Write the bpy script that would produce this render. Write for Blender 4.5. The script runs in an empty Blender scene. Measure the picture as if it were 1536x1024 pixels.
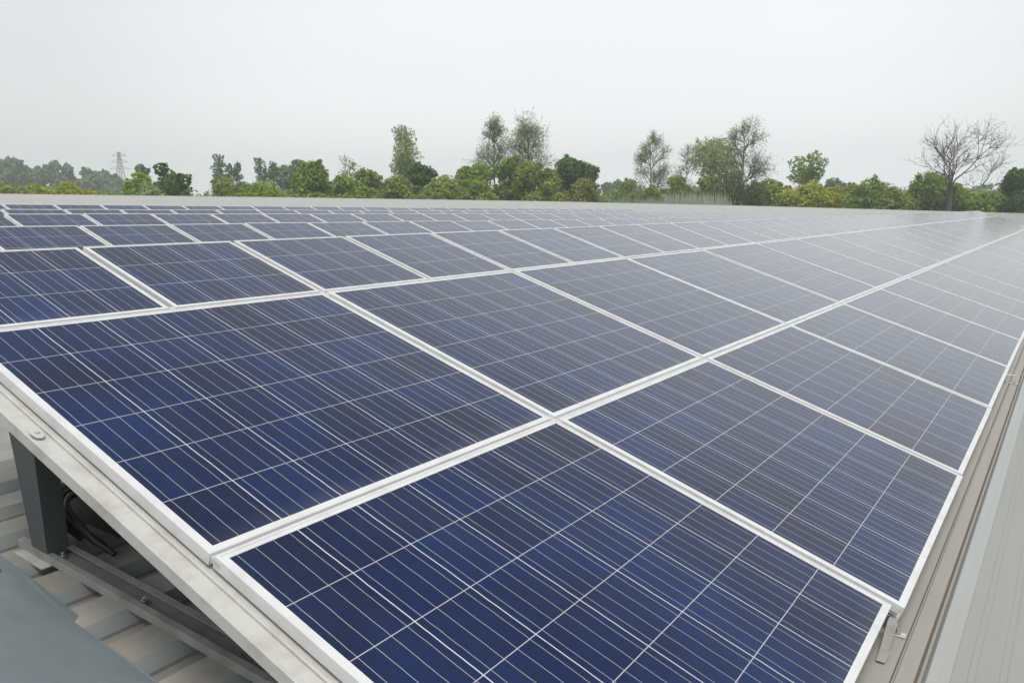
import bpy, math, random
from math import radians as R, sin, cos, pi, tan
from mathutils import Vector, Matrix

S = bpy.context.scene
COL = S.collection

# ---------------------------------------------------------------- camera
CAM_Z = 8.0                       # eye height over the ground; the roof is about 6.3 m up
F_PX, YAW, PITCH = 1215.9, 0.6065, 0.1757
cam = bpy.data.cameras.new("camera")
cam.sensor_width = 36.0
cam.lens = 36.0 * F_PX / 1536.0
cam.clip_start, cam.clip_end = 0.05, 4000
camera = bpy.data.objects.new("camera", cam)
camera.location = (0, 0, CAM_Z)
camera.rotation_euler = (pi / 2 - PITCH, 0, YAW)
COL.objects.link(camera)
S.camera = camera

# ---------------------------------------------------------------- sky, sun, exposure
SUN_EL, SUN_AZ = R(70), R(135)
world = bpy.data.worlds.new("World")
S.world = world
world.use_nodes = True
nt = world.node_tree
nt.nodes.clear()
wo = nt.nodes.new("ShaderNodeOutputWorld")
sky = nt.nodes.new("ShaderNodeTexSky")
sky.sky_type = 'NISHITA'
sky.sun_disc = False
sky.sun_elevation, sky.sun_rotation = SUN_EL, SUN_AZ
sky.dust_density = 6.0
sky.air_density = 1.5
hs = nt.nodes.new("ShaderNodeHueSaturation")
hs.inputs["Saturation"].default_value = 0.25
bg1 = nt.nodes.new("ShaderNodeBackground")
bg1.inputs["Strength"].default_value = 0.05
nt.links.new(sky.outputs[0], hs.inputs["Color"])
nt.links.new(hs.outputs[0], bg1.inputs["Color"])
tc = nt.nodes.new("ShaderNodeTexCoord")
sep = nt.nodes.new("ShaderNodeSeparateXYZ")
nt.links.new(tc.outputs["Generated"], sep.inputs[0])
cr = nt.nodes.new("ShaderNodeValToRGB")
cr.color_ramp.elements[0].position = 0.0
cr.color_ramp.elements[0].color = (0.92, 0.945, 0.945, 1)
cr.color_ramp.elements[1].position = 1.0
cr.color_ramp.elements[1].color = (0.20, 0.225, 0.245, 1)
e = cr.color_ramp.elements.new(0.15); e.color = (0.76, 0.79, 0.795, 1)
e = cr.color_ramp.elements.new(0.42); e.color = (0.635, 0.665, 0.68, 1)
e = cr.color_ramp.elements.new(0.66); e.color = (0.20, 0.225, 0.245, 1)
nt.links.new(sep.outputs["Z"], cr.inputs[0])
nz = nt.nodes.new("ShaderNodeTexNoise")          # faint unevenness of the cloud layer
nz.inputs["Scale"].default_value = 1.6
nz.inputs["Detail"].default_value = 3.0
nt.links.new(tc.outputs["Generated"], nz.inputs["Vector"])
mr = nt.nodes.new("ShaderNodeMapRange")
mr.inputs[3].default_value, mr.inputs[4].default_value = 0.91, 1.08
nt.links.new(nz.outputs[0], mr.inputs[0])
dt = nt.nodes.new("ShaderNodeVectorMath"); dt.operation = 'DOT_PRODUCT'      # sky dims away from the view direction, imitating lens vignetting
dt.inputs[1].default_value = (-0.47, 0.87, 0.15)
nt.links.new(tc.outputs["Generated"], dt.inputs[0])
mr2 = nt.nodes.new("ShaderNodeMapRange")
mr2.inputs[1].default_value, mr2.inputs[2].default_value = 0.80, 0.98
mr2.inputs[3].default_value, mr2.inputs[4].default_value = 0.78, 1.0
mr2.interpolation_type = 'SMOOTHSTEP'
nt.links.new(dt.outputs["Value"], mr2.inputs[0])
mm = nt.nodes.new("ShaderNodeMath"); mm.operation = 'MULTIPLY'
nt.links.new(mr.outputs[0], mm.inputs[0]); nt.links.new(mr2.outputs[0], mm.inputs[1])
vm = nt.nodes.new("ShaderNodeVectorMath"); vm.operation = 'SCALE'
nt.links.new(cr.outputs[0], vm.inputs[0]); nt.links.new(mm.outputs[0], vm.inputs["Scale"])
bg2 = nt.nodes.new("ShaderNodeBackground")
nt.links.new(vm.outputs[0], bg2.inputs["Color"])
bg2.inputs["Strength"].default_value = 1.0
ad = nt.nodes.new("ShaderNodeAddShader")
nt.links.new(bg1.outputs[0], ad.inputs[0]); nt.links.new(bg2.outputs[0], ad.inputs[1])
nt.links.new(ad.outputs[0], wo.inputs["Surface"])

sun = bpy.data.lights.new("sun", 'SUN')
sun.energy, sun.angle, sun.color = 1.75, R(25), (1.0, 0.97, 0.93)
sun_ob = bpy.data.objects.new("sun", sun)
sun_ob.rotation_euler = (pi / 2 - SUN_EL, 0, pi - SUN_AZ)
sun_ob.location = (0, 0, 60)
COL.objects.link(sun_ob)

S.view_settings.view_transform = 'Standard'
S.view_settings.look = 'None'
S.view_settings.exposure = 0.12
S.view_settings.gamma = 1.0
S.cycles.max_bounces = 6
S.cycles.volume_bounces = 1
S.cycles.transparent_max_bounces = 8

HAZE_DENSITY = 0.0009
HAZE_COLOR = (0.92, 0.96, 1.0)

# ---------------------------------------------------------------- helpers
def link(name, me, parent=None):
    o = bpy.data.objects.new(name, me)
    COL.objects.link(o)
    if parent is not None:
        o.parent = parent
    return o

def tag(o, label=None, cat=None, group=None, kind=None):
    if label: o["label"] = label
    if cat: o["category"] = cat
    if group: o["group"] = group
    if kind: o["kind"] = kind
    return o

def empty(name, loc=(0, 0, 0), label=None, cat=None, group=None):
    o = link(name, None)
    o.empty_display_size = 0.2
    o.location = loc
    return tag(o, label, cat, group)

class MB:
    """collects shapes, then links them as one mesh object"""
    def __init__(self):
        self.v, self.f, self.mi, self.uv, self.sm = [], [], [], {}, set()
    def face(self, pts, mi=0, uv=None):
        n = len(self.v)
        self.v += [tuple(p) for p in pts]
        if uv: self.uv[len(self.f)] = uv
        self.f.append(tuple(range(n, n + len(pts)))); self.mi.append(mi)
    def box(self, lo, hi, M=None, mi=0):
        c = [Vector((x, y, z)) for z in (lo[2], hi[2]) for y in (lo[1], hi[1]) for x in (lo[0], hi[0])]
        if M is not None: c = [M @ p for p in c]
        n = len(self.v)
        self.v += [tuple(p) for p in c]
        for q in ((0, 2, 3, 1), (4, 5, 7, 6), (0, 1, 5, 4), (2, 6, 7, 3), (0, 4, 6, 2), (1, 3, 7, 5)):
            self.f.append(tuple(n + i for i in q)); self.mi.append(mi)
    def prism(self, prof, d0, d1, ax, ay, az, o, mi=0, caps=True):
        """closed profile [(u,w)] swept along ax from d0 to d1"""
        n = len(self.v); m = len(prof)
        for d in (d0, d1):
            for u, w in prof:
                self.v.append(tuple(o + ax * d + ay * u + az * w))
        for i in range(m):
            j = (i + 1) % m
            self.f.append((n + i, n + j, n + m + j, n + m + i)); self.mi.append(mi)
        if caps:
            self.f.append(tuple(n + i for i in reversed(range(m)))); self.mi.append(mi)
            self.f.append(tuple(n + m + i for i in range(m))); self.mi.append(mi)
    def tube(self, p0, p1, r0, r1, k=5, mi=0, cap=False):
        d = p1 - p0
        if d.length < 1e-6: return
        d = d.normalized()
        a = d.orthogonal().normalized(); b = d.cross(a)
        n = len(self.v)
        for p, r in ((p0, r0), (p1, r1)):
            for i in range(k):
                t = 2 * pi * i / k
                self.v.append(tuple(p + a * (r * cos(t)) + b * (r * sin(t))))
        for i in range(k):
            j = (i + 1) % k
            self.sm.add(len(self.f))
            self.f.append((n + i, n + j, n + k + j, n + k + i)); self.mi.append(mi)
        if cap:
            self.f.append(tuple(n + i for i in reversed(range(k)))); self.mi.append(mi)
            self.f.append(tuple(n + k + i for i in range(k))); self.mi.append(mi)
    def mesh(self, name, mats):
        me = bpy.data.meshes.new(name)
        me.from_pydata(self.v, [], self.f)
        if not isinstance(mats, (list, tuple)): mats = [mats]
        for m in mats: me.materials.append(m)
        if any(self.mi): me.polygons.foreach_set("material_index", self.mi)
        if self.uv:
            l = me.uv_layers.new(name="UVMap")
            for p in me.polygons:
                if p.index in self.uv:
                    for k, li in enumerate(p.loop_indices):
                        l.data[li].uv = self.uv[p.index][k]
        if self.sm:
            me.polygons.foreach_set("use_smooth", [i in self.sm for i in range(len(self.f))])
        me.update()
        return me
    def build(self, name, mats, parent=None):
        return link(name, self.mesh(name, mats), parent)

def bevel(o, w=0.003, seg=2):
    m = o.modifiers.new("bevel", 'BEVEL')
    m.width, m.segments, m.limit_method = w, seg, 'ANGLE'
    m.angle_limit = R(40)
    return o

# node helpers
def newmat(name):
    m = bpy.data.materials.new(name)
    m.use_nodes = True
    t = m.node_tree
    return m, t, t.nodes["Principled BSDF"]
def N(t, typ, **kw):
    n = t.nodes.new(typ)
    for k, v in kw.items(): setattr(n, k, v)
    return n
def math_(t, op, a, b=None, c=None, clamp=False):
    n = t.nodes.new("ShaderNodeMath"); n.operation = op; n.use_clamp = clamp
    for i, x in enumerate((a, b, c)):
        if x is None: continue
        if isinstance(x, (int, float)): n.inputs[i].default_value = x
        else: t.links.new(x, n.inputs[i])
    return n.outputs[0]
def mix(t, fac, a, b):
    n = t.nodes.new("ShaderNodeMix"); n.data_type = 'RGBA'
    for s, x in ((n.inputs[0], fac), (n.inputs[6], a), (n.inputs[7], b)):
        if isinstance(x, (int, float)): s.default_value = x
        elif isinstance(x, tuple): s.default_value = (*x, 1) if len(x) == 3 else x
        else: t.links.new(x, s)
    return n.outputs[2]
def noise(t, vec, scale, detail=4, rough=0.55, dist=0.0):
    n = t.nodes.new("ShaderNodeTexNoise")
    n.inputs["Scale"].default_value = scale; n.inputs["Detail"].default_value = detail
    n.inputs["Roughness"].default_value = rough; n.inputs["Distortion"].default_value = dist
    if vec is not None: t.links.new(vec, n.inputs["Vector"])
    return n.outputs[0]
def ramp(t, x, lo, hi, a=0.0, b=1.0):
    n = t.nodes.new("ShaderNodeMapRange"); n.clamp = True
    n.inputs[1].default_value, n.inputs[2].default_value = lo, hi
    n.inputs[3].default_value, n.inputs[4].default_value = a, b
    t.links.new(x, n.inputs[0]); return n.outputs[0]
def objco(t, scale=(1, 1, 1)):
    c = t.nodes.new("ShaderNodeTexCoord"); m = t.nodes.new("ShaderNodeMapping")
    m.inputs["Scale"].default_value = scale
    t.links.new(c.outputs["Object"], m.inputs[0]); return m.outputs[0]

# ---------------------------------------------------------------- materials
def metal_paint(name, col, dirt, rough=0.45, amount=0.5, spec=0.5, metallic=0.0, streak=(1, 1, 1), scale=6.0):
    m, t, b = newmat(name)
    v = objco(t, streak)
    n1 = noise(t, v, scale, 6, 0.6); n2 = noise(t, v, scale * 7, 4, 0.6)
    f = math_(t, 'MULTIPLY', ramp(t, n1, 0.45, 0.75), amount)
    c = mix(t, f, col, dirt)
    c = mix(t, ramp(t, n2, 0.62, 0.78, 0, 0.25 * amount + .05), c, dirt)
    t.links.new(c, b.inputs["Base Color"])
    t.links.new(ramp(t, n1, 0.3, 0.8, rough - .06, rough + .15), b.inputs["Roughness"])
    b.inputs["Metallic"].default_value = metallic
    b.inputs["Specular IOR Level"].default_value = spec
    bp = N(t, "ShaderNodeBump"); bp.inputs["Strength"].default_value = 0.12; bp.inputs["Distance"].default_value = 0.004
    t.links.new(n2, bp.inputs["Height"]); t.links.new(bp.outputs[0], b.inputs["Normal"])
    return m

M_FRAME = metal_paint("frame_aluminium", (0.71, 0.72, 0.72), (0.46, 0.455, 0.43), 0.40, 0.55, streak=(1, 1, 1), scale=5)
M_RAIL = metal_paint("rail_galvanised", (0.56, 0.555, 0.53), (0.36, 0.34, 0.30), 0.5, 0.75, scale=9)
M_BASE = metal_paint("base_rail_weathered", (0.34, 0.34, 0.32), (0.17, 0.155, 0.135), 0.55, 0.9, scale=6)
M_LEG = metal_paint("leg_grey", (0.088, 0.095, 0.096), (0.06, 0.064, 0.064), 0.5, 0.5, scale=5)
M_SHEET = metal_paint("sheet_bluegrey", (0.165, 0.195, 0.208), (0.125, 0.145, 0.15), 0.5, 0.5, streak=(1, 2.2, 1), scale=6)
M_BOLT = metal_paint("bolt_zinc", (0.55, 0.54, 0.51), (0.25, 0.22, 0.18), 0.35, 0.6, metallic=0.7, scale=30)
M_CABLE = metal_paint("cable_black", (0.02, 0.02, 0.02), (0.05, 0.048, 0.045), 0.5, 0.5, scale=20)
M_STEEL = metal_paint("pylon_steel", (0.25, 0.26, 0.27), (0.2, 0.2, 0.2), 0.6, 0.3)
M_WALL = metal_paint("wall_cladding", (0.45, 0.46, 0.46), (0.33, 0.32, 0.30), 0.6, 0.5, scale=.6)

def cell_material():
    """crystalline cells seen through coated glass; uv is in cell units"""
    m, t, b = newmat("solar_cells")
    uvn = N(t, "ShaderNodeUVMap"); uvn.uv_map = "UVMap"
    oi = N(t, "ShaderNodeObjectInfo")
    w = noise(t, uvn.outputs[0], 2.6, 2, 0.5)
    wob = math_(t, 'MULTIPLY', math_(t, 'SUBTRACT', w, 0.5), 0.022)      # printed fingers are never quite straight
    sp = N(t, "ShaderNodeSeparateXYZ"); t.links.new(uvn.outputs[0], sp.inputs[0])
    u = math_(t, 'ADD', sp.outputs[0], wob); v = math_(t, 'ADD', sp.outputs[1], math_(t, 'MULTIPLY', wob, 0.35))
    def line(x, count, half, off=0.0):
        fr = math_(t, 'FRACT', math_(t, 'ADD', math_(t, 'MULTIPLY', x, count), 0.5 + off))
        d = math_(t, 'ABSOLUTE', math_(t, 'SUBTRACT', fr, 0.5))
        return ramp(t, d, half * count * 0.75, half * count * 1.25, 1.0, 0.0)
    gap_u = line(u, 1, 0.0072)            # gap between cells, across the slope
    gap_v = line(v, 1, 0.0052)
    bus = line(u, 4, 0.0042, 0.5)       # four tinned ribbons on a cell
    # strings of ribbons: brightness differs from one to the next
    cu = math_(t, 'FLOOR', sp.outputs[0]); cv = math_(t, 'FLOOR', sp.outputs[1])
    cb = N(t, "ShaderNodeCombineXYZ"); t.links.new(cu, cb.inputs[0]); t.links.new(cv, cb.inputs[1])
    t.links.new(math_(t, 'MULTIPLY', oi.outputs["Random"], 91.0), cb.inputs[2])
    wn = N(t, "ShaderNodeTexWhiteNoise", noise_dimensions='3D'); t.links.new(cb.outputs[0], wn.inputs[0])
    big = N(t, "ShaderNodeVectorMath", operation='ADD')
    cb2 = N(t, "ShaderNodeCombineXYZ")
    t.links.new(math_(t, 'MULTIPLY', oi.outputs["Random"], 37.0), cb2.inputs[0])
    t.links.new(math_(t, 'MULTIPLY', oi.outputs["Random"], 53.0), cb2.inputs[1])
    t.links.new(uvn.outputs[0], big.inputs[0]); t.links.new(cb2.outputs[0], big.inputs[1])
    tone = noise(t, big.outputs[0], 0.42, 3, 0.6)
    tone2 = noise(t, big.outputs[0], 7.0, 5, 0.7)
    k = math_(t, 'ADD', math_(t, 'MULTIPLY', wn.outputs[0], 0.26), math_(t, 'MULTIPLY', ramp(t, tone, 0.3, 0.7), 0.74))
    base = mix(t, k, (0.003, 0.006, 0.032), (0.001, 0.023, 0.116))
    base = mix(t, ramp(t, tone2, 0.35, 0.75, 0, 0.22), base, (0.006, 0.010, 0.034))
    # anti-reflective coating runs blue to plum between wafers
    base = mix(t, math_(t, 'MULTIPLY', ramp(t, wn.outputs[0], 0.0, 0.5, 1, 0), 0.30), base, (0.010, 0.008, 0.022))
    vo = N(t, "ShaderNodeTexVoronoi"); vo.inputs["Scale"].default_value = 9.0; t.links.new(big.outputs[0], vo.inputs["Vector"])
    vb = N(t, "ShaderNodeRGBToBW"); t.links.new(vo.outputs["Color"], vb.inputs[0])
    base = mix(t, ramp(t, vb.outputs[0], .2, .8, 0, .22), base, (0.003, 0.008, 0.040))
    lines = math_(t, 'MAXIMUM', gap_u, math_(t, 'MULTIPLY', gap_v, 0.80))
    lines = math_(t, 'MAXIMUM', lines, math_(t, 'MULTIPLY', bus, 0.55))
    c = mix(t, lines, base, (0.66, 0.69, 0.72))
    # dust film
    dust = noise(t, objco(t, (1, .35, 1)), 3.0, 6, 0.6)
    c = mix(t, ramp(t, dust, 0.35, 0.8, 0.002, 0.022), c, (0.42, 0.42, 0.41))
    low = math_(t, 'MULTIPLY', ramp(t, sp.outputs[1], 0.0, 0.32, 1, 0), ramp(t, dust, .35, .7, .02, .14))
    c = mix(t, low, c, (0.36, 0.34, 0.30))          # silt gathers along the lower frame
    t.links.new(c, b.inputs["Base Color"])
    b.inputs["IOR"].default_value = 1.47
    b.inputs["Sheen Weight"].default_value = 0.75; b.inputs["Sheen Roughness"].default_value = 0.20
    b.inputs["Sheen Tint"].default_value = (.9, .9, .88, 1)
    t.links.new(ramp(t, dust, 0.3, 0.8, 0.07, 0.16), b.inputs["Roughness"])
    return m
M_CELL = cell_material()

def roof_material(name, top, dirt, amount, rib):
    m, t, b = newmat(name)
    v = objco(t, (1, 0.08, 1)); v2 = objco(t)
    n1 = noise(t, v, 3.5, 6, 0.6, 0.3); n2 = noise(t, v2, 2.2, 6, 0.65); n3 = noise(t, v2, 40, 4, 0.6)
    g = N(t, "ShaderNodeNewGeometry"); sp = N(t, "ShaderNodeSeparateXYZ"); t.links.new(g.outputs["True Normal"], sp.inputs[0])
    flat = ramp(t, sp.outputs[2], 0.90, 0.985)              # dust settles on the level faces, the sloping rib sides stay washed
    f = math_(t, 'MULTIPLY', math_(t, 'ADD', math_(t, 'MULTIPLY', n1, 0.55), math_(t, 'MULTIPLY', n2, 0.55)), amount, clamp=True)
    far = N(t, 'ShaderNodeSeparateXYZ'); t.links.new(v2, far.inputs[0])
    f = math_(t, 'MULTIPLY', f, ramp(t, far.outputs[0], -14, -5, 0.16, 1.0))       # the sheets by the gutter end are the dirty ones
    c = mix(t, f, top, dirt)
    c = mix(t, math_(t, 'MULTIPLY', ramp(t, n3, .5, .8, 0, .25), ramp(t, far.outputs[0], -14, -5, 0.2, 1.0)), c, dirt)
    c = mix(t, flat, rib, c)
    t.links.new(c, b.inputs["Base Color"])
    b.inputs["Roughness"].default_value = 0.6
    b.inputs["Specular IOR Level"].default_value = 0.3
    bp = N(t, "ShaderNodeBump"); bp.inputs["Strength"].default_value = 0.2; bp.inputs["Distance"].default_value = 0.006
    t.links.new(n2, bp.inputs["Height"]); t.links.new(bp.outputs[0], b.inputs["Normal"])
    return m
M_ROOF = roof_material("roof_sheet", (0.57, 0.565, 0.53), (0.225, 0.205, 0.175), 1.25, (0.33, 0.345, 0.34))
M_PAN = roof_material("roof_pan_dusty", (0.39, 0.385, 0.355), (0.28, 0.262, 0.23), 0.8, (0.20, 0.175, 0.135))

def stained_sheet():
    m, t, b = newmat("capping_sheet")
    v = objco(t, (1, 0.05, 1)); v2 = objco(t)
    st = noise(t, v, 9, 6, 0.65, 0.4); n2 = noise(t, v2, 1.3, 6, .6); n3 = noise(t, v2, 30, 4, .6)
    c = mix(t, ramp(t, st, 0.45, 0.75, 0, 0.4), (0.325, 0.33, 0.318), (0.27, 0.265, 0.245))
    c = mix(t, ramp(t, n2, 0.4, 0.7, 0, 0.4), c, (0.33, 0.315, 0.285))
    c = mix(t, ramp(t, n3, 0.70, 0.76, 0, 0.5), c, (0.26, 0.22, 0.16))
    sp = N(t, "ShaderNodeSeparateXYZ"); t.links.new(v2, sp.inputs[0])
    w1 = noise(t, objco(t, (0.3, 1, 1)), 1.1, 3, .6)
    br = noise(t, objco(t, (0.1, 1, 1)), 2.3, 3, .6)
    for k, (x0, hw) in enumerate(((-.172, .0016), (-.148, .0012), (-.074, .0012), (-.050, .0016), (.06, .002), (.13, .0014))):
        # old water runs along the sheet
        d = math_(t, 'ABSOLUTE', math_(t, 'SUBTRACT', math_(t, 'ADD', sp.outputs[0], math_(t, 'MULTIPLY', math_(t, 'SUBTRACT', w1, .5), .012 + .003 * k)), x0))
        l = math_(t, 'MULTIPLY', ramp(t, d, hw * .5, hw * 2.2, .55, 0), ramp(t, br, .3 + .03 * k, .5, 0.25, 1))
        c = mix(t, l, c, (0.22, 0.215, 0.19))
    t.links.new(c, b.inputs["Base Color"]); b.inputs["Roughness"].default_value = 0.55
    b.inputs["Specular IOR Level"].default_value = 0.3
    return m
M_CAP = stained_sheet()

def leaf_material(name, dark, light):
    m, t, b = newmat(name)
    g = N(t, "ShaderNodeNewGeometry")
    n = noise(t, objco(t), 0.55, 3, 0.6)
    f = math_(t, 'ADD', math_(t, 'MULTIPLY', g.outputs["Random Per Island"], 0.40), math_(t, 'MULTIPLY', ramp(t, n, .3, .7), 0.60))
    t.links.new(mix(t, f, dark, light), b.inputs["Base Color"])
    b.inputs["Roughness"].default_value = 0.65
    b.inputs["Specular IOR Level"].default_value = 0.2
    # leaves let some light through
    tr = N(t, "ShaderNodeBsdfTranslucent"); t.links.new(mix(t, f, dark, light), tr.inputs[0])
    ms = N(t, "ShaderNodeMixShader"); ms.inputs[0].default_value = 0.4
    out = t.nodes["Material Output"]
    t.links.new(b.outputs[0], ms.inputs[1]); t.links.new(tr.outputs[0], ms.inputs[2]); t.links.new(ms.outputs[0], out.inputs[0])
    return m
LEAF = {
    "dark": leaf_material("leaf_dark", (0.046, 0.097, 0.024), (0.191, 0.306, 0.074)),
    "green": leaf_material("leaf_green", (0.105, 0.182, 0.030), (0.381, 0.498, 0.091)),
    "bright": leaf_material("leaf_bright", (0.139, 0.251, 0.030), (0.471, 0.600, 0.091)),
    "olive": leaf_material("leaf_olive", (0.139, 0.202, 0.040), (0.413, 0.505, 0.115)),
    "yellow": leaf_material("leaf_yellow", (0.223, 0.283, 0.038), (0.592, 0.600, 0.099)),
    "brown": leaf_material("leaf_brown", (0.159, 0.178, 0.052), (0.377, 0.389, 0.124)),
    "grey": leaf_material("leaf_grey", (0.139, 0.202, 0.113), (0.287, 0.389, 0.214)),
    "pale": leaf_material("leaf_pale", (0.223, 0.293, 0.121), (0.520, 0.600, 0.279)),
    "reed": leaf_material("leaf_reed", (0.281, 0.363, 0.189), (0.600, 0.600, 0.600)),
}
M_BARK = metal_paint("bark", (0.13, 0.11, 0.09), (0.075, 0.062, 0.05), 0.85, 0.9, spec=.1, scale=3)
M_BARK_PALE = metal_paint("bark_pale", (0.27, 0.24, 0.205), (0.16, 0.135, 0.11), 0.85, 0.9, spec=.1, scale=3)

def ground_material():
    m, t, b = newmat("ground_grass")
    v = objco(t); n1 = noise(t, v, 0.05, 6, .6); n2 = noise(t, v, 1.5, 6, .7)
    c = mix(t, n1, (0.05, 0.075, 0.025), (0.15, 0.13, 0.07)); c = mix(t, ramp(t, n2, .4, .8, 0, .5), c, (0.03, 0.045, 0.018))
    t.links.new(c, b.inputs["Base Color"]); b.inputs["Roughness"].default_value = 0.9
    return m

# ---------------------------------------------------------------- ground
GZ = 3.5                          # the ground lies a low storey under the roof
g = MB(); g.face([(-700, -700, GZ), (700, -700, GZ), (700, 700, GZ), (-700, 700, GZ)])
tag(g.build("ground", ground_material()), kind="structure")

# ---------------------------------------------------------------- the building and its roof
def zroof(x):                       # level of the roof pans; the roof falls gently towards the gutter side
    return CAM_Z - 1.72 - 0.042 * (x + 0.425)
SLOPE = Vector((1, 0, -0.042)).normalized(); UPN = Vector((0.042, 0, 1)).normalized(); AY = Vector((0, 1, 0))
# far edge of the roof in plan (x, y): the building ends on a skew line
EDGE = [(-46, 4), (-44.6, 17), (-40.0, 33), (-33.6, 50.5), (-23.7, 68), (-12, 82), (-3.5, 93), (1.6, 98)]
def yfar(x):
    for (x0, y0), (x1, y1) in zip(EDGE, EDGE[1:]):
        if x <= x1: return y0 + (y1 - y0) * (x - x0) / (x1 - x0)
    return EDGE[-1][1]
building = empty("warehouse", (-20, 40, GZ), "long low warehouse with a pale ribbed metal roof under the solar panels", "building")
building["category"] = "building"
off = Matrix.Translation((20, -40, 0))
def bchild(o):
    o.parent = building; o.matrix_parent_inverse = Matrix.Translation((20, -40, -GZ)); return o
Y0 = -2.5
ribs = MB()
prof = []
x = -46.0
while x < -0.95:                     # trapezoidal ribs, period 0.34 m, running along y
    prof += [(x, 0.0), (x + 0.085, 0.0), (x + 0.105, 0.048), (x + 0.270, 0.048), (x + 0.316, 0.004), (x + 0.319, -0.010), (x + 0.332, -0.010), (x + 0.335, 0.0)]
    x += 0.34
prof.append((-0.86, 0.0))
for (xa, ha), (xb, hb) in zip(prof, prof[1:]):
    if xb - xa < 1e-6: continue
    n = len(ribs.v)
    ya, yb = max(yfar(xa), Y0 + .1), max(yfar(xb), Y0 + .1)
    ribs.v += [(xa, Y0, zroof(xa) + ha), (xb, Y0, zroof(xb) + hb), (xb, yb, zroof(xb) + hb), (xa, ya, zroof(xa) + ha)]
    ribs.f.append((n, n + 1, n + 2, n + 3)); ribs.mi.append(0)
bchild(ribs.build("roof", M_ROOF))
# dusty pan and narrow seam beside the lowest panels
pan = MB()
pp = [(-0.86, 0.0), (-0.402, 0.0), (-0.398, -0.010), (-0.392, -0.010), (-0.388, 0.0), (-0.330, 0.0), (-0.322, -0.02), (-0.312, -0.02)]
for (xa, ha), (xb, hb) in zip(pp, pp[1:]):
    pan.face([(xa, Y0, zroof(xa) + ha), (xb, Y0, zroof(xb) + hb), (xb, yfar(xb), zroof(xb) + hb), (xa, yfar(xa), zroof(xa) + ha)])
bchild(pan.build("gutter_pan", M_PAN))
ridge = MB()
pp = [(-0.312, -0.02), (-0.294, 0.016), (-0.290, 0.020), (-0.256, 0.020), (-0.252, 0.016), (-0.224, -0.006)]
for (xa, ha), (xb, hb) in zip(pp, pp[1:]):
    ridge.face([(xa, Y0, zroof(xa) + ha), (xb, Y0, zroof(xb) + hb), (xb, yfar(xb), zroof(xb) + hb), (xa, yfar(xa), zroof(xa) + ha)])
bchild(ridge.build("seam_rib", metal_paint("seam_rib_paint", (0.385, 0.40, 0.395), (0.36, 0.35, 0.32), 0.5, .5, streak=(1, .1, 1))))
cap = MB()
pp = [(-0.224, -0.006), (-0.222, -0.004), (0.22, -0.004), (0.225, 0.012), (0.30, 0.014), (0.305, -0.002), (1.6, -0.002)]
for (xa, ha), (xb, hb) in zip(pp, pp[1:]):
    cap.face([(xa, Y0, zroof(xa) + ha), (xb, Y0, zroof(xb) + hb), (xb, yfar(xb), zroof(xb) + hb), (xa, yfar(xa), zroof(xa) + ha)])
bchild(cap.build("capping", M_CAP))
wl = MB()
out = [(-46, Y0)] + EDGE + [(1.6, Y0)]
for (xa, ya), (xb, yb) in zip(out, out[1:] + out[:1]):
    wl.face([(xa, ya, GZ), (xb, yb, GZ), (xb, yb, zroof(xb) - .03), (xa, ya, zroof(xa) - .03)])
bchild(wl.build("wall", M_WALL))
# folded edge trim along the skew end of the roof
tr = MB()
for (xa, ya), (xb, yb) in zip(EDGE, EDGE[1:]):
    a = Vector((xa, ya, zroof(xa))); b = Vector((xb, yb, zroof(xb)))
    d = (b - a).normalized(); nrm = Vector((d.y, -d.x, 0)).normalized()
    tr.prism([(-.12, .03), (.06, .03), (.06, .075), (-.12, .075)], 0, (b - a).length, d, nrm, Vector((0, 0, 1)), a)
bchild(tr.build("edge_trim", metal_paint("trim", (0.50, 0.49, 0.45), (0.33, .31, .27), .55, .7, scale=1.5)))

pv = MB(); pv.tube(Vector((-43.6, 15.2, zroof(-43.6) + .16)), Vector((-42.9, 17.4, zroof(-42.9) + .16)), .09, .09, 10, cap=True)
tag(pv.build("pipe", M_CABLE), "short dark pipe lying on the far left edge of the roof", "pipe")
# loose sheet lying on the ribs, bottom left of the picture
sh = MB()
za = lambda x: zroof(x) + 0.052
P = [(-4.6, 0.2), (-4.6, 1.49), (-3.71, 1.452), (-3.47, 1.437), (-2.98, 1.405), (-2.95, 1.372), (-2.48, 1.354), (-2.1, 1.33), (-2.1, 0.2)]
top = [(x, y, za(x) + 0.003 * sin(x * 7)) for x, y in P]
bot = [(x, y, z - 0.003) for x, y, z in top]
n = len(P)
sh.v += top + bot
sh.f.append(tuple(reversed(range(n)))); sh.mi.append(0)
sh.f.append(tuple(n + i for i in range(n))); sh.mi.append(0)
for i in range(n):
    sh.f.append((i, (i + 1) % n, n + (i + 1) % n, n + i)); sh.mi.append(0)
o = sh.build("metal_sheet", M_SHEET)
sc_ = MB(); c_ = Vector((-3.57, 1.375, za(-3.57) + .003)); sc_.tube(c_, c_ + Vector((0, 0, .003)), .014, .013, 12, cap=True); sc_.tube(c_ + Vector((0, 0, .003)), c_ + Vector((0, 0, .010)), .007, .007, 6, cap=True)
sc_.build("screw", M_CABLE, o)
tag(o, "flat blue-grey metal sheet lying on the roof ribs beside the base rail", "sheet")

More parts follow.
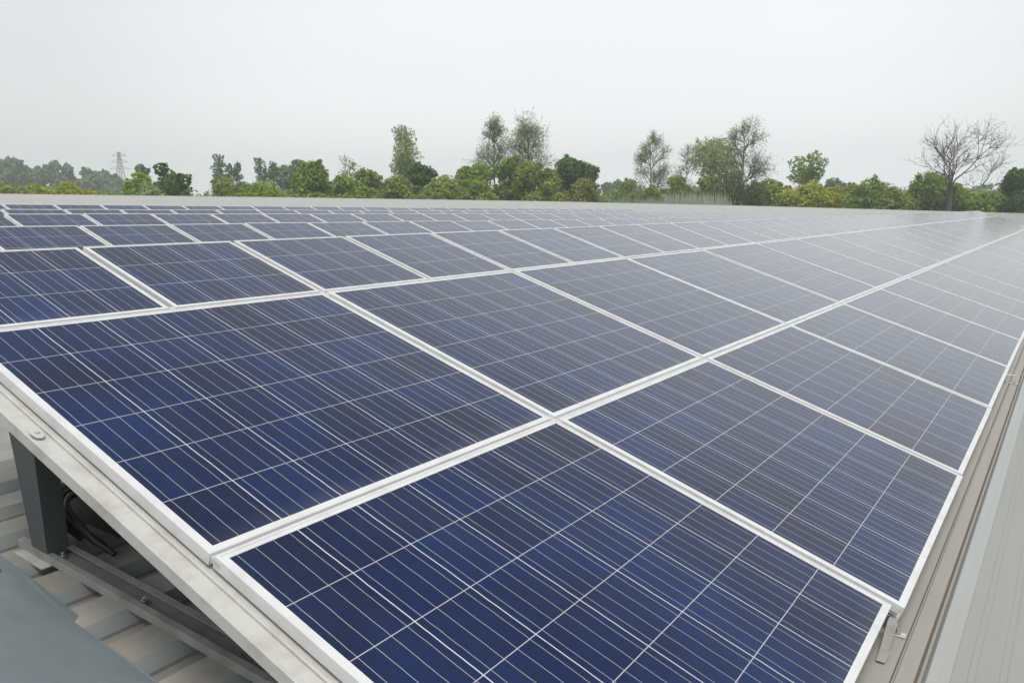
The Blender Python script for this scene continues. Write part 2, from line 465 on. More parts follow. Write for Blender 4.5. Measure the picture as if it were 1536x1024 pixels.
# ---------------------------------------------------------------- solar panels
TAU = 0.3118
UP = Vector((-cos(TAU), 0, sin(TAU)))      # up the slope
NOR = Vector((sin(TAU), 0, cos(TAU)))
def frame_axes(fall):                      # the tables fall a little towards their far end
    ay = Vector((0, 1, -fall)).normalized(); n = ay.cross(UP).normalized()
    return Matrix((ay, UP, n)).transposed().to_4x4()
FALL, FALL_REAR = 0.009, 0.0155
ROT = frame_axes(FALL)
AYF = Vector((0, 1, -FALL))
RL, ZL = -2.0567, CAM_Z - 1.0684           # the seam between the two lower strips
A0, PA, PB = 1.3541, 1.98, 1.7142
def on_plane(s, y, w=0.0):                 # s metres down the slope from that seam
    return Vector((RL, y, ZL - FALL * (y - A0 - 0.8))) - UP * s + NOR * w

def panel_meshes(kind, L, W, nu, nv, fw):
    """frame and glass of a panel L along y, W up the slope, origin at its low near corner"""
    fr = MB(); h = 0.044; lip = 0.0
    o = [(0, 0), (L, 0), (L, W), (0, W)]; i = [(fw, fw), (L - fw, fw), (L - fw, W - fw), (fw, W - fw)]
    ch = 0.0025
    oc = [(ch, ch), (L - ch, ch), (L - ch, W - ch), (ch, W - ch)]
    g0 = fw * 0.36; mid = [(g0, g0), (L - g0, g0), (L - g0, W - g0), (g0, W - g0)]
    for k in range(4):
        q = (k + 1) % 4
        P3 = lambda p, z: (p[0], p[1], z)
        fr.face([P3(oc[k], 0), P3(oc[q], 0), P3(mid[q], 0.0), P3(mid[k], 0.0)])
        fr.face([P3(mid[k], 0), P3(mid[q], 0), P3(mid[q], -0.0026), P3(mid[k], -0.0026)])
        fr.face([P3(mid[k], -0.0026), P3(mid[q], -0.0026), P3(i[q], -0.0020), P3(i[k], -0.0020)])
        fr.face([P3(i[k], -0.0020), P3(i[q], -0.0020), P3(i[q], -0.006), P3(i[k], -0.006)])
        fr.face([P3(o[k], -ch), P3(o[q], -ch), P3(oc[q], 0), P3(oc[k], 0)])
        fr.face([P3(o[k], -h), P3(o[q], -h), P3(o[q], -ch), P3(o[k], -ch)])
        fr.face([P3(o[q], -h), P3(o[k], -h), P3(i[k], -h), P3(i[q], -h)])
    gl = MB()
    m = fw - 0.004
    e = 0.25                                # dark margin outside the cells, in cell units, comes from the frame lip
    gl.face([(m, m, -0.0042), (L - m, m, -0.0042), (L - m, W - m, -0.0042), (m, W - m, -0.0042)],
            uv=[(0, 0), (nu, 0), (nu, nv), (0, nv)])
    gl.face([(m, m, -0.011), (m, W - m, -0.011), (L - m, W - m, -0.011), (L - m, m, -0.011)], uv=[(.3, .3)] * 4)
    return fr.mesh("frame", M_FRAME), gl.mesh("glass", M_CELL)

MESH = {}
jit = random.Random(31)                    # no two panels lie at quite the same tilt
ORD = ["nearest", "second", "third", "fourth", "fifth", "sixth", "seventh", "eighth", "ninth", "tenth", "eleventh", "twelfth"]
def panel(kind, loc, label, group, rot=ROT):
    p = empty("solar_panel", loc, label, "solar panel", group)
    p.rotation_euler = (rot @ Matrix.Rotation(jit.gauss(0, .0012), 4, "X") @ Matrix.Rotation(jit.gauss(0, .0008), 4, "Y")).to_euler()
    fr, gl = MESH[kind]
    for nm, me in (("frame", fr), ("glass", gl)):
        c = bpy.data.objects.new(nm, me); COL.objects.link(c); c.parent = p
    return p
GAPY, GAPB = 0.034, 0.012
MESH["large"] = panel_meshes("large", PA - GAPY, PB - GAPB, 7, 6, 0.030)
HB = 0.905
MESH["short"] = panel_meshes("short", PA - GAPY, PB - GAPB - .038, 7, 6, 0.030)
MESH["half"] = panel_meshes("half", PA / 2 - GAPY, HB - GAPB, 4, 3, 0.022)
MESH["tall"] = panel_meshes("tall", 0.99 - 0.024, 1.70, 4, 6, 0.022)
rnd = random.Random(4)
SEAM_EXTRA = {5: 0.03}
low_shift = {0: -0.040, 1: 0.006, 2: 0.0, 4: -0.004}
def where(k, texts):
    return ORD[k] if k < len(ORD) else None
NCOL = 25
for k in range(NCOL):
    y = A0 + k * PA + GAPY / 2
    far = k >= 12
    # bottom strip, next to the gutter
    s = PB + low_shift.get(k, rnd.uniform(-.005, .005))
    lab = ("small far panel, washed pale grey, deep along the bottom strip beside the gutter" if far else
           "large navy panel lowest on the slope, right in front of the camera" if k == 0 else
           f"large panel in the bottom strip beside the gutter, {ORD[k]} from the near end")
    panel("short" if k == 0 else "large", on_plane(s, y), lab, "large panels of the bottom strip")
    lab = ("small far panel, washed pale grey, deep along the middle strip of the front table" if far else
           "large navy panel whose free edge rests over the slanted end rail, middle strip" if k == 0 else
           f"large panel in the middle strip of the front table, {ORD[k]} from the near end")
    panel("large", on_plane(-GAPB * .5, y), lab, "large panels of the middle strip")
for k in range(2 * NCOL):
    y = A0 + k * PA / 2 + GAPY / 2
    lab = ("small far panel, washed pale grey, deep along the narrow top strip of the front table" if k >= 12 else
           f"small panel in the narrow top strip of the front table, {ORD[k]} from the near end")
    panel("half", on_plane(-PB - GAPB * .5, y, rnd.uniform(-.001, .001)), lab, "small panels of the narrow top strip")
TABLES = [("second", -8.30, 0.260, 4.28 - 1 * .99, 42), ("third", -11.1, 0.200, 5.79 - 1 * .99, 37), ("fourth", -14.2, 0.166, 7.1 - 2 * .99, 32), ("rearmost", -17.6, 0.098, 8.6 - 3 * .99, 30)]
for nm, xt, dz, ys, cnt in TABLES:
    for k in range(cnt):
        topp = Vector((xt, ys + k * .99 + .015, CAM_Z - dz - FALL_REAR * (k * .99)))
        lab = (f"tiny far panel, pale grey, deep along the {nm} tilted table behind the front one" if k >= 8 else
               f"sliver of blue-grey panel on the {nm} tilted table, {ORD[k]} from its near end")
        panel("tall", topp - UP * 1.70, lab, f"panels of the {nm} table", frame_axes(FALL_REAR))

# ---------------------------------------------------------------- rack under the front table
rack = empty("mounting_rack", (-2.2, A0, zroof(-2.2)), "pale metal rack holding up the front table of panels, one end open", "rack")
inv = Matrix.Translation((2.2, -A0, -zroof(-2.2)))
def rchild(o, p=None):
    o.parent = p or rack
    if p is None: o.matrix_parent_inverse = inv
    return o
W0 = -0.047                                # underside of the frames
# end rail: a wide C section standing proud of the panel edge
er = MB()
yr0 = A0 - 0.085
for prof_ in ([(0.018, W0 - .004), (0.135, W0 - .004), (0.135, W0 - .010), (0.018, W0 - .010)],
              [(0.012, W0 + .004), (0.018, W0 + .004), (0.018, W0 - .042), (0.012, W0 - .042)],
              [(0.019, W0 - .042), (0.05, W0 - .042), (0.05, W0 - .037), (0.019, W0 - .037)]):
    er.prism(prof_, -1.75, 2.72, -UP, AY, NOR, Vector((RL, yr0, ZL)))
er.prism([(0.078, W0 - .003), (0.086, W0 - .003), (0.086, W0 + .006), (0.078, W0 + .006)], -1.75, 2.72, -UP, AY, NOR, Vector((RL, yr0, ZL)))
rchild(bevel(er.build("end_rail", M_RAIL), .0015, 2))
# rails under the seams
for s in (0.0, -PB):
    m = MB(); m.prism([(-.04, -.030), (.04, -.030), (.04, -.012), (-.04, -.012)], A0 + .020, A0 + NCOL * PA - .05, AYF, UP, NOR, on_plane(s, 0))
    rchild(m.build("long_rail", metal_paint("rail_light", (0.53, .54, .53), (.5, .49, .46), .5, .4)))
for s in (PB - .12, ):
    m = MB(); m.prism([(-.03, W0 - .03), (.03, W0 - .03), (.03, W0 - .002), (-.03, W0 - .002)], A0 + .020, A0 + NCOL * PA - .05, AYF, UP, NOR, on_plane(s, 0))
    rchild(m.build("long_rail", M_RAIL))
M_RAFT = metal_paint("rafter_grey", (0.33, .345, .345), (.24, .24, .225), .5, .5)
for k in range(1, 14):
    m = MB(); m.prism([(-.03, -.032), (.03, -.032), (.03, -.016), (-.03, -.016)], -PB - .80, PB - .01, -UP, AYF, NOR, on_plane(0, A0 + k * PA))
    rchild(m.build("rafter", M_RAFT))
# base rail bolted down on the roof ribs: an upturned channel
br = MB()
zb = lambda x: zroof(x) + 0.049
o_ = Vector((-3.75, 1.60, zb(-3.75)))
for prof_ in ([(-.055, 0), (.055, 0), (.055, .005), (-.055, .005)],
              [(-.060, 0), (-.055, 0), (-.055, .036), (-.060, .036)],
              [(.055, 0), (.060, 0), (.060, .036), (.055, .036)],
              [(-.0545, .031), (-.030, .031), (-.030, .036), (-.0545, .036)],
              [(.030, .031), (.0545, .031), (.0545, .036), (.030, .036)]):
    br.prism(prof_, 0, 3.2, SLOPE, AY, UPN, o_)
rchild(bevel(br.build("base_rail", M_BASE), .0012, 2))
def bolt(p, nrm, r=.014, parent=None, washer=True):
    m = MB(); nrm = nrm.normalized()
    if washer: m.tube(p, p + nrm * .004, r * 1.7, r * 1.6, 14, cap=True)
    m.tube(p + nrm * .004, p + nrm * .017, r, r * .96, 6, cap=True)
    m.tube(p + nrm * .017, p + nrm * .028, r * .5, r * .48, 8, cap=True)
    return rchild(m.build("bolt", M_BOLT))
bolt(Vector((-2.86, 1.60, zb(-2.86) + .005)), UPN)
bolt(Vector((-3.48, 1.60, zb(-3.48) + .005)), UPN, .016)
# rounded clip plate and bolt on the end rail
cl = MB()
pc = on_plane(-.93, yr0 + .046, W0 - .004)
ring = []
for i in range(20):
    t = 2 * pi * i / 20
    ring.append((0.040 * cos(t) * (1 if abs(cos(t)) < .8 else .9), 0.020 * sin(t)))
cl.prism(ring, 0, .006, NOR, UP, AY, pc)
cl.tube(pc + NOR * .005, pc + NOR * .014, .010, .009, 8, cap=True)
rchild(bevel(cl.build("clip", M_RAIL), .0015))
# tapered channel leg
lg = MB()
zt = CAM_Z - .66
def quadbox(m, corners_bot, corners_top):
    n = len(m.v); m.v += [tuple(c) for c in corners_bot + corners_top]
    m.f += [(n + 3, n + 2, n + 1, n), (n + 4, n + 5, n + 6, n + 7)]
    for i in range(4):
        j = (i + 1) % 4; m.f.append((n + i, n + j, n + 4 + j, n + 4 + i))
    m.mi += [0] * 6
def leg_plate(m, x0b, x1b, x0t, x1t, y0, y1, zb_, zt_):
    quadbox(m, [Vector((x0b, y0, zb_)), Vector((x1b, y0, zb_)), Vector((x1b, y1, zb_)), Vector((x0b, y1, zb_))],
               [Vector((x0t, y0, zt_)), Vector((x1t, y0, zt_)), Vector((x1t, y1, zt_)), Vector((x0t, y1, zt_))])
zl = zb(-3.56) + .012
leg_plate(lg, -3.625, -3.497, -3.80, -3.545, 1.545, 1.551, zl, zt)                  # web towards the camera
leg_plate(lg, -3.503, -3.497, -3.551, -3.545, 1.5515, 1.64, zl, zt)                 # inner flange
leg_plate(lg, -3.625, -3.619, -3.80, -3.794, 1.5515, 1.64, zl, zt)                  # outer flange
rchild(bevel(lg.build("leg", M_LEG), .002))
for k in range(1, 9):                                                               # legs down the length of the table, in its shade
    y = A0 + .3 + k * PA * 1.5
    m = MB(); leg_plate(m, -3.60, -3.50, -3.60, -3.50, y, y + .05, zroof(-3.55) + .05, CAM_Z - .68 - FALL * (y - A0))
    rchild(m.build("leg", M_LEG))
# foot plate under the leg
fp = MB(); fp.prism([(-.10, -.006), (.075, -.006), (.075, -.0005), (-.10, -.0005)], -.13, .12, SLOPE, AY, UPN, Vector((-3.58, 1.60, zb(-3.58))))
rchild(fp.build("foot_plate", M_RAIL))

# ---------------------------------------------------------------- cables hanging behind the leg
cb = empty("cable_bundle", (-3.50, 1.80, zroof(-3.50) + .05), "bundle of black cables hanging in the shade behind the grey leg", "cables")
rnd = random.Random(9)
for i in range(9):
    cu = bpy.data.curves.new("cable", 'CURVE'); cu.dimensions = '3D'; cu.bevel_depth = 0.012; cu.bevel_resolution = 2
    sp = cu.splines.new('BEZIER'); sp.bezier_points.add(3)
    x0 = -.34 + i * .022 + rnd.uniform(-.01, .01); y0 = -.06 + rnd.uniform(-.03, .03)
    pts = [(x0, y0 + .09, .20), (x0 + .03, y0, .19), (x0 + .05 + i * .022, y0 - .02, .09), (x0 + .08 + i * .035, y0 + .02, .012)]
    for bp_, c in zip(sp.bezier_points, pts):
        bp_.co = c; bp_.handle_left_type = bp_.handle_right_type = 'AUTO'
    tmp = bpy.data.objects.new("tmp", cu); COL.objects.link(tmp)
    dg = bpy.context.evaluated_depsgraph_get()
    me = bpy.data.meshes.new_from_object(tmp.evaluated_get(dg)); bpy.data.objects.remove(tmp)
    me.materials.clear(); me.materials.append(M_CABLE)
    link("cable", me, cb)
bx = MB(); bx.box((-.42, .05, .0), (.02, .24, .20))
bevel(bx.build("junction_box", M_CABLE, cb), .012, 3)

# ---------------------------------------------------------------- clamps by the gutter
def clamp(x, y, label, sc=1.0):
    c = empty("roof_clamp", (x, y, zroof(x)), label, "clamp", "roof clamps by the gutter")
    b = MB()
    b.box((-.05, -.02, 0), (.05, .02, .006)); b.box((-.05, -.02, .006), (-.044, .02, .085)); b.box((-.0435, -.02, .079), (.02, .02, .085))
    bevel(b.build("bracket", M_RAIL, c), .002)
    t = MB(); t.tube(Vector((.02, 0, .006)), Vector((.02, 0, .016)), .012, .012, 6, cap=True); t.tube(Vector((.02, 0, .016)), Vector((.02, 0, .03)), .006, .006, 8, cap=True)
    t.build("bolt", M_BOLT, c)
    return c
c = clamp(-.455, 3.33, "bent metal clamp at the low corner between the two nearest bottom panels")
hk = MB()
pts = [(.02, .082), (-.06, .080), (-.19, .024), (-.26, .010)]
for (ya, z1), (yb, z2) in zip(pts, pts[1:]):
    quadbox(hk, [Vector((-.012, ya, z1 - .003)), Vector((.026, ya, z1 - .003)), Vector((.020, yb, z2 - .003)), Vector((-.012, yb, z2 - .003))],
                [Vector((-.012, ya, z1)), Vector((.026, ya, z1)), Vector((.020, yb, z2)), Vector((-.012, yb, z2))])
bevel(hk.build("strap", M_BASE, c), .002)
clamp(-.375, 8.78, "small metal clamp on the dusty gutter pan, farther along the panels' lower edge")

# ---------------------------------------------------------------- trees
def place(px, py, dist):
    """where the sight line through (px, py) of the 1536 x 1024 photograph stands at DIST metres: (x, y, height)"""
    xx = (px - 768) / F_PX; uu = (512 - py) / F_PX
    fy = cos(PITCH) + uu * sin(PITCH); z = -sin(PITCH) + uu * cos(PITCH)
    a = xx * sin(YAW) + fy * cos(YAW); r = xx * cos(YAW) - fy * sin(YAW)
    k = dist / math.hypot(a, r)
    return r * k, a * k, CAM_Z + z * k - GZ
def leaves(m, c, rx, rz, count, size, rnd, shell=0.55, flat=0.0):
    for _ in range(count):
        while True:
            d = Vector((rnd.uniform(-1, 1), rnd.uniform(-1, 1), rnd.uniform(-1, 1)))
            if 0.02 < d.length < 1: break
        d = d.normalized() * (shell + (1 - shell) * rnd.random()) if rnd.random() < .75 else d
        p = c + Vector((d.x * rx, d.y * rx, d.z * rz))
        nr = (d.normalized() + Vector((rnd.gauss(0, .6), rnd.gauss(0, .6), rnd.gauss(.3, .6)))).normalized()
        a = nr.orthogonal().normalized(); b = nr.cross(a)
        t = rnd.uniform(0, 2 * pi); s = size * rnd.uniform(.55, 1.35)
        u = (a * cos(t) + b * sin(t)) * s; w = (b * cos(t) - a * sin(t)) * s * rnd.uniform(.4, .7)
        n = len(m.v)
        m.v += [tuple(p - u), tuple(p + w + nr * s * .15), tuple(p + u), tuple(p - w + nr * s * .1)]
        m.f.append((n, n + 1, n + 2, n + 3)); m.mi.append(0)

def limb(m, p, d, L, r, rnd, seg=4, bend=.12, k=5, up=.0):
    pts = [p]; dd = d.normalized()
    for i in range(seg):
        dd = (dd + Vector((rnd.gauss(0, bend), rnd.gauss(0, bend), rnd.gauss(0, bend) + up))).normalized()
        q = p + dd * (L / seg)
        m.tube(p, q, r * (1 - .62 * i / seg), r * (1 - .62 * (i + 1) / seg), k)
        p = q; pts.append(p)
    return pts, dd

def limb_to(m, p, q, r, rnd, k=4, wob=.06):
    L = (q - p).length; prev = p
    for i in range(1, 4):
        f = i / 3
        c = p.lerp(q, f) + (Vector((rnd.gauss(0, wob), rnd.gauss(0, wob), rnd.gauss(0, wob))) * L if i < 3 else Vector())
        m.tube(prev, c, r * (1 - .6 * (f - 1 / 3)), r * (1 - .6 * f), k); prev = c

def leafy(px, width, top, dist, leaf, label, blobs=9, dens=1.0, size=.30, trunk=0.0, low=0.12, seed=0, shape="round", bark=None, cat="tree", name="tree", group="trees beyond the roof", gaps=1.0):
    rnd = random.Random(seed * 131 + int(px * 7))
    if size < .4: size *= .72
    X, Y, H = place(px, top, dist)
    W = width / F_PX * dist / 2.0
    t = empty(name, (X, Y, GZ), label, cat, group)
    tk = MB(); cr_ = MB()
    z0 = max(H * low, H - 2.5 * W) if trunk <= 0 else H * trunk
    Rz = (H - z0) / 2; cz = z0 + Rz
    base = Vector((0, 0, 0)); crown0 = Vector((rnd.uniform(-.1, .1) * W, 0, z0 + Rz * .5))
    r0 = max(.10, H * .014)
    pts, _ = limb(tk, base, crown0 - base, (crown0 - base).length, r0, rnd, 5, .04, 7)
    B = []
    for i in range(blobs):
        if shape == "column":
            f = (i + .5) / blobs; hx = W * (.45 + .55 * sin(pi * min(1, f * 1.05))) * .55
            c = Vector((rnd.uniform(-1, 1) * hx, rnd.uniform(-1, 1) * hx, z0 + (H - z0) * (.08 + .84 * f)))
            br_ = W * rnd.uniform(.30, .52) * (1.15 - .5 * f); bz = br_ * 1.25
        elif shape == "wide":
            th = 2.4 * i; q = math.sqrt((i + .5) / blobs)
            c = Vector((cos(th) * W * .72 * q, sin(th) * W * .72 * q, cz + Rz * rnd.uniform(-.5, .62) * (1 - .35 * q)))
            br_ = W * rnd.uniform(.36, .52); bz = min(br_ * .85, Rz * .7)
        else:
            th = 2.4 * i; f = rnd.uniform(-.78, .82)
            q = math.sqrt(max(.05, 1 - f * f)) * rnd.uniform(.35, .72)
            c = Vector((cos(th) * W * q, sin(th) * W * q, cz + Rz * f * .78))
            br_ = W * rnd.uniform(.36, .54); bz = min(br_, Rz * .6)
        if c.z + bz > H: c.z = H - bz
        B.append((c, br_, bz))
    # one lobe reaches the top
    c, br_, bz = B[-1]; B[-1] = (Vector((rnd.uniform(-.25, .25) * W, c.y, H - bz)), br_, bz)
    for c, br_, bz in B:
        s = pts[rnd.randrange(2, len(pts))]
        limb_to(tk, s, c, r0 * .38, rnd)
        cnt = int(dens * 95 * (br_ / max(.6, size * 2.2)) ** 2) + 24
        leaves(cr_, c, br_, bz, min(cnt, 1300), size, rnd)
        for _ in range(int(3 * gaps)):                     # stray sprays break the outline
            dd = Vector((rnd.gauss(0, 1), rnd.gauss(0, 1), abs(rnd.gauss(0, 1)))).normalized()
            leaves(cr_, c + Vector((dd.x * br_, dd.y * br_, dd.z * bz)) * 1.02, br_ * .28, bz * .28, max(6, cnt // 14), size * .9, rnd, .1)
    tk.build("trunk", bark or M_BARK, t)
    cr_.build("crown", LEAF[leaf], t)
    return t

def bush(px, width, top, dist, leaf, label, **kw):
    kw.setdefault("blobs", 14); kw.setdefault("low", .02); kw.setdefault("shape", "wide")
    return leafy(px, width * 1.42, top, dist, leaf, label, cat="bush", name="bush", group="bushes beyond the roof", **kw)

def branchy(px, width, top, dist, label, style="vase", leaf=None, dens=0, trunk=.3, seed=1, bark=None, twig=.022, lean=0.0, r0=.2, levels=4, size=.2, low_branch=None):
    """a tree whose bare branches show; the whole is sized to the width and height it has"""
    rnd = random.Random(seed)
    X, Y, H = place(px, top, dist)
    W = width / F_PX * dist
    t = empty("bare_tree" if dens < 2 else "tree", (X, Y, GZ), label, "tree", "trees beyond the roof")
    tk, tw = MB(), MB(); tips = []
    def grow(p, d, L, r, lev):
        tgt = tk if lev < 2 else tw
        pts, dd = limb(tgt, p, d, L, max(r, twig), rnd, 4 if lev < 3 else 3, (.035 if style != "vase" and lev == 0 else .10 + .035 * lev), 6 if lev < 2 else (4 if lev == 2 else 3), .05 if style == "vase" else .03)
        if lev >= levels:
            tips.append(pts[-1]); return
        n = {0: 5, 1: 5, 2: 5, 3: 5, 4: 4}[lev] if style == "vase" else {0: 16, 1: 6, 2: 5, 3: 4, 4: 3}[lev]
        for i in range(n):
            if style == "vase":
                q = pts[rnd.randrange(2, 5) if lev < 3 else rnd.randrange(1, 4)] if lev else pts[-1] - Vector((0, 0, rnd.uniform(0, .10) * L))
                th = 2 * pi * i / n + rnd.uniform(-.4, .4)
                sp_ = (rnd.uniform(.55, .95) if lev == 0 else rnd.uniform(.4, .85))
            else:
                f = rnd.uniform(.05, 1) if lev == 0 else rnd.uniform(.25, 1)
                k = min(len(pts) - 2, int(f * (len(pts) - 1))); q = pts[k].lerp(pts[k + 1], f * (len(pts) - 1) - k)
                th = 2.4 * i + rnd.uniform(-.4, .4); sp_ = rnd.uniform(.6, 1.0) if lev == 0 else rnd.uniform(.4, .8)
            a = dd.orthogonal().normalized(); b = dd.cross(a)
            side = a * cos(th) + b * sin(th)
            nd = (dd * cos(sp_) + side * sin(sp_)).normalized()
            k = rnd.uniform(.55, .8)
            if style != "vase" and lev == 0: k = rnd.uniform(.22, .36) * (1.25 - f * .7)
            grow(q, nd, L * k, r * (.5 if lev else .55), lev + 1)
    H0 = 10.0
    if style == "vase":
        p0 = Vector((0, 0, H0 * trunk))
        tk.tube(Vector((0, 0, 0)), p0 * .4 + Vector((.05, 0, 0)), r0 * 1.15, r0 * .95, 8); tk.tube(p0 * .4 + Vector((.05, 0, 0)), p0, r0 * .95, r0 * .8, 8)
        n = 5
        for i in range(n):
            th = 2 * pi * i / n + .5
            grow(p0 - Vector((0, 0, .25 * i * trunk)), Vector((cos(th) * .75, sin(th) * .75, 1.0)), 3.4 * rnd.uniform(.85, 1.1), r0 * .36, 1)
        if low_branch: grow(p0 * .82, Vector(low_branch), 3.6, r0 * .30, 1)
    else:
        p0 = Vector((0, 0, H0 * trunk))
        tk.tube(Vector((0, 0, 0)), p0, r0, r0 * .85, 7)
        grow(p0, Vector((lean, 0, 1)), H0 * (1 - trunk), r0 * .85, 0)
    cr_ = MB()
    if dens:
        for p in tips:
            if rnd.random() < .85: leaves(cr_, p, .42, .42, int(dens), size, rnd, .1)
    # fit to the real height and spread (seen across the line of sight)
    av = tk.v + tw.v + cr_.v
    ux, uy = cos(YAW), sin(YAW)
    hz = max(v[2] for v in av); pr = sorted(v[0] * ux + v[1] * uy for v in av)
    wd = pr[int(len(pr) * .995)] - pr[int(len(pr) * .005)]
    kz, kx = H / hz, W / wd
    for m in (tk, tw, cr_):
        kk = kx
        m.v = [(v[0] * kk, v[1] * kk, v[2] * kz) for v in m.v]
    tk.build("trunk", bark or M_BARK, t)
    tw.build("twigs", bark or M_BARK, t)
    if dens: cr_.build("crown", LEAF[leaf], t)
    return t

# far hazy trees on the left, behind the low yellow-green bushes
for i, (px, w, top, lab) in enumerate([
    (12, 46, 237, "hazy grey tree at the far end of the wood, tallest by the picture's left edge"),
    (33, 30, 245, "hazy grey tree with a narrow top, second in the wood by the left edge"),
    (52, 40, 252, "low hazy grey tree with a flat top in the left wood"),
    (77, 26, 240, "hazy grey tree with a slim bare top, standing out above the left wood"),
    (97, 28, 246, "hazy grey tree with a pointed head right of the slim bare-topped one"),
    (124, 36, 252, "hazy grey round tree midway along the left wood"),
    (147, 34, 257, "hazy grey tree, lower, next before the pylon"),
    (167, 34, 262, "lowest hazy grey tree of the left wood, right beside the pylon")]):
    leafy(px, w * 1.15, top, 330, "grey", lab, blobs=9, size=.75, dens=1.1, seed=20 + i, shape="column" if w < 34 else "round")
for i, (px, w, top, lab) in enumerate([
    (14, 60, 271, "low yellow-olive bush at the left end of the roof edge"),
    (58, 40, 275, "small yellow-olive bush between two wider ones near the left end"),
    (118, 80, 276, "wide low yellow-olive bush in front of the hazy left wood")]):
    bush(px, w, top, 75, "yellow" if i else "olive", lab, seed=40 + i, size=.22)
leafy(206, 44, 256, 90, "bright", "bright green round bushy tree just right of the pylon", blobs=9, seed=5, low=.05)
leafy(213, 22, 247, 140, "grey", "small grey treetop peeping over the bright green bushy tree", blobs=5, seed=6, size=.4)
leafy(258, 52, 244, 85, "dark", "dark green tree with a broad round top and a gap in its crown", blobs=11, seed=7, shape="wide", low=.30, size=.26)
bush(252, 56, 266, 80, "dark", "dark green bush filling the foot of the broad dark tree", seed=8, size=.25)
bush(224, 30, 272, 76, "pale", "pale dusty bush between the bright and the dark green trees", seed=9, size=.2, dens=.7)
for i, (px, w, top, lab) in enumerate([
    (326, 30, 231, "tall thin hazy poplar, leftmost and tallest of the grey poplars"),
    (342, 22, 246, "thin hazy poplar leaning close against the tallest one"),
    (356, 20, 243, "short slim hazy poplar with a pointed head"),
    (390, 34, 234, "wide hazy poplar with a ragged double head"),
    (407, 24, 242, "hazy poplar just right of the ragged double-headed one")]):
    leafy(px, w, top, 150, "grey", lab, blobs=10, size=.30, dens=.28, seed=60 + i, shape="column", low=.25)
leafy(440, 60, 238, 160, "grey", "broad hazy grey tree behind the left end of the big green one", blobs=10, size=.45, seed=66)
bush(338, 66, 264, 80, "olive", "olive bush in front of the tall thin poplars", seed=70, size=.24)
bush(404, 58, 270, 76, "bright", "bright green low bush in front of the ragged poplar", seed=71, size=.22)
leafy(470, 76, 240, 95, "green", "big round green tree left of the tall olive tree", blobs=13, seed=72, low=.04)
bush(368, 40, 272, 95, "grey", "grey-green bush between the olive and the bright low bushes", seed=73, size=.3)
branchy(520, 38, 232, 120, "small bare grey tree with a few leaves between two green trees", style="mast", leaf="pale", dens=2, trunk=.25, seed=74, r0=.13, levels=3, bark=M_BARK_PALE)
bush(548, 52, 252, 95, "olive", "olive-green bush left of the foot of the tall olive tree", seed=75)
bush(520, 46, 262, 88, "green", "green bush under the small bare grey tree", seed=76)
leafy(606, 64, 187, 105, "pale", "tall slender olive tree standing high above the hedge", blobs=26, size=.20, dens=.5, seed=77, shape="column", trunk=.38, bark=M_BARK_PALE, gaps=2)
leafy(636, 62, 246, 92, "dark", "dark green round tree right of the tall olive tree's foot", blobs=11, seed=78, low=.05)
bush(600, 60, 264, 90, "olive", "dull olive bush hiding the tall olive tree's trunk", seed=79)
leafy(712, 66, 242, 98, "green", "mid green dome-shaped tree left of the twin bare trees", blobs=12, seed=80, low=.05)
bush(672, 74, 262, 84, "olive", "wide olive bush in front of the green dome-shaped tree", seed=81)
bush(722, 52, 268, 82, "olive", "small olive bush below the green dome-shaped tree", seed=82)
branchy(742, 56, 167, 105, "bare spindly tree, left one of the tall twin pair", style="mast", leaf="pale", dens=2, trunk=.35, seed=83, r0=.13, levels=4, size=.085, twig=.010)
branchy(795, 70, 160, 105, "thinly leafed tree, right and taller one of the twin pair", style="mast", leaf="pale", dens=3, trunk=.30, seed=84, r0=.14, levels=4, size=.09, twig=.010)
leafy(762, 52, 236, 96, "green", "green tree filling the foot of the left twin", blobs=10, seed=85, low=.05)
leafy(805, 84, 240, 92, "olive", "large olive-brown tree below the right twin", blobs=13, seed=86, low=.03)
leafy(860, 84, 234, 98, "dark", "dark green spreading tree right of the twin pair", blobs=14, seed=87, shape="wide", low=.40)
bush(868, 70, 268, 88, "brown", "brownish-olive bush under the dark spreading tree", seed=88)
bush(828, 46, 270, 86, "olive", "low olive bush left of the brownish one", seed=89)
leafy(921, 38, 270, 210, "grey", "far hazy grey clump right of the dark spreading tree", blobs=7, size=.5, seed=90)
bush(948, 36, 268, 110, "green", "small green bush beside the foot of the slim bare tree", seed=91)
branchy(980, 62, 190, 100, "slim bare grey tree standing alone in the middle, few leaves left", style="mast", leaf="pale", dens=2, trunk=.30, seed=92, r0=.13, levels=4, size=.08, twig=.014, bark=M_BARK_PALE)
branchy(1030, 44, 214, 125, "faint small bare tree behind the round sparse one", style="mast", trunk=.3, seed=93, r0=.12, levels=3, bark=M_BARK_PALE)
bush(1020, 50, 262, 105, "olive", "olive bush between the slim bare tree and the round sparse one", seed=94)
leafy(1074, 84, 204, 104, "pale", "round-headed sparse tree with thin olive foliage", blobs=17, dens=.34, size=.21, trunk=.42, seed=95, bark=M_BARK_PALE, gaps=2)
branchy(1120, 78, 168, 98, "tall bare tree with a straight dark trunk and fine grey twigs", style="mast", trunk=.30, seed=96, r0=.15, levels=4, twig=.010, leaf="pale", dens=2, size=.08)
bush(1060, 60, 264, 100, "olive", "olive bush under the round sparse tree", seed=97)
leafy(1096, 60, 256, 104, "olive", "dull olive tree filling the gap under the round-headed sparse one", blobs=9, seed=197, low=.04)
bush(1150, 66, 268, 102, "olive", "dull green bush right of the straight dark trunk", seed=98)
leafy(1214, 56, 227, 112, "green", "small ragged green tree with two leaning heads", blobs=9, size=.24, dens=.5, seed=99, trunk=.50, shape="wide", gaps=2)
bush(1222, 58, 272, 98, "yellow", "yellow-green bush under the small ragged green tree", seed=100)
bush(1186, 46, 280, 100, "olive", "low olive bush left of the yellow-green one", seed=101)
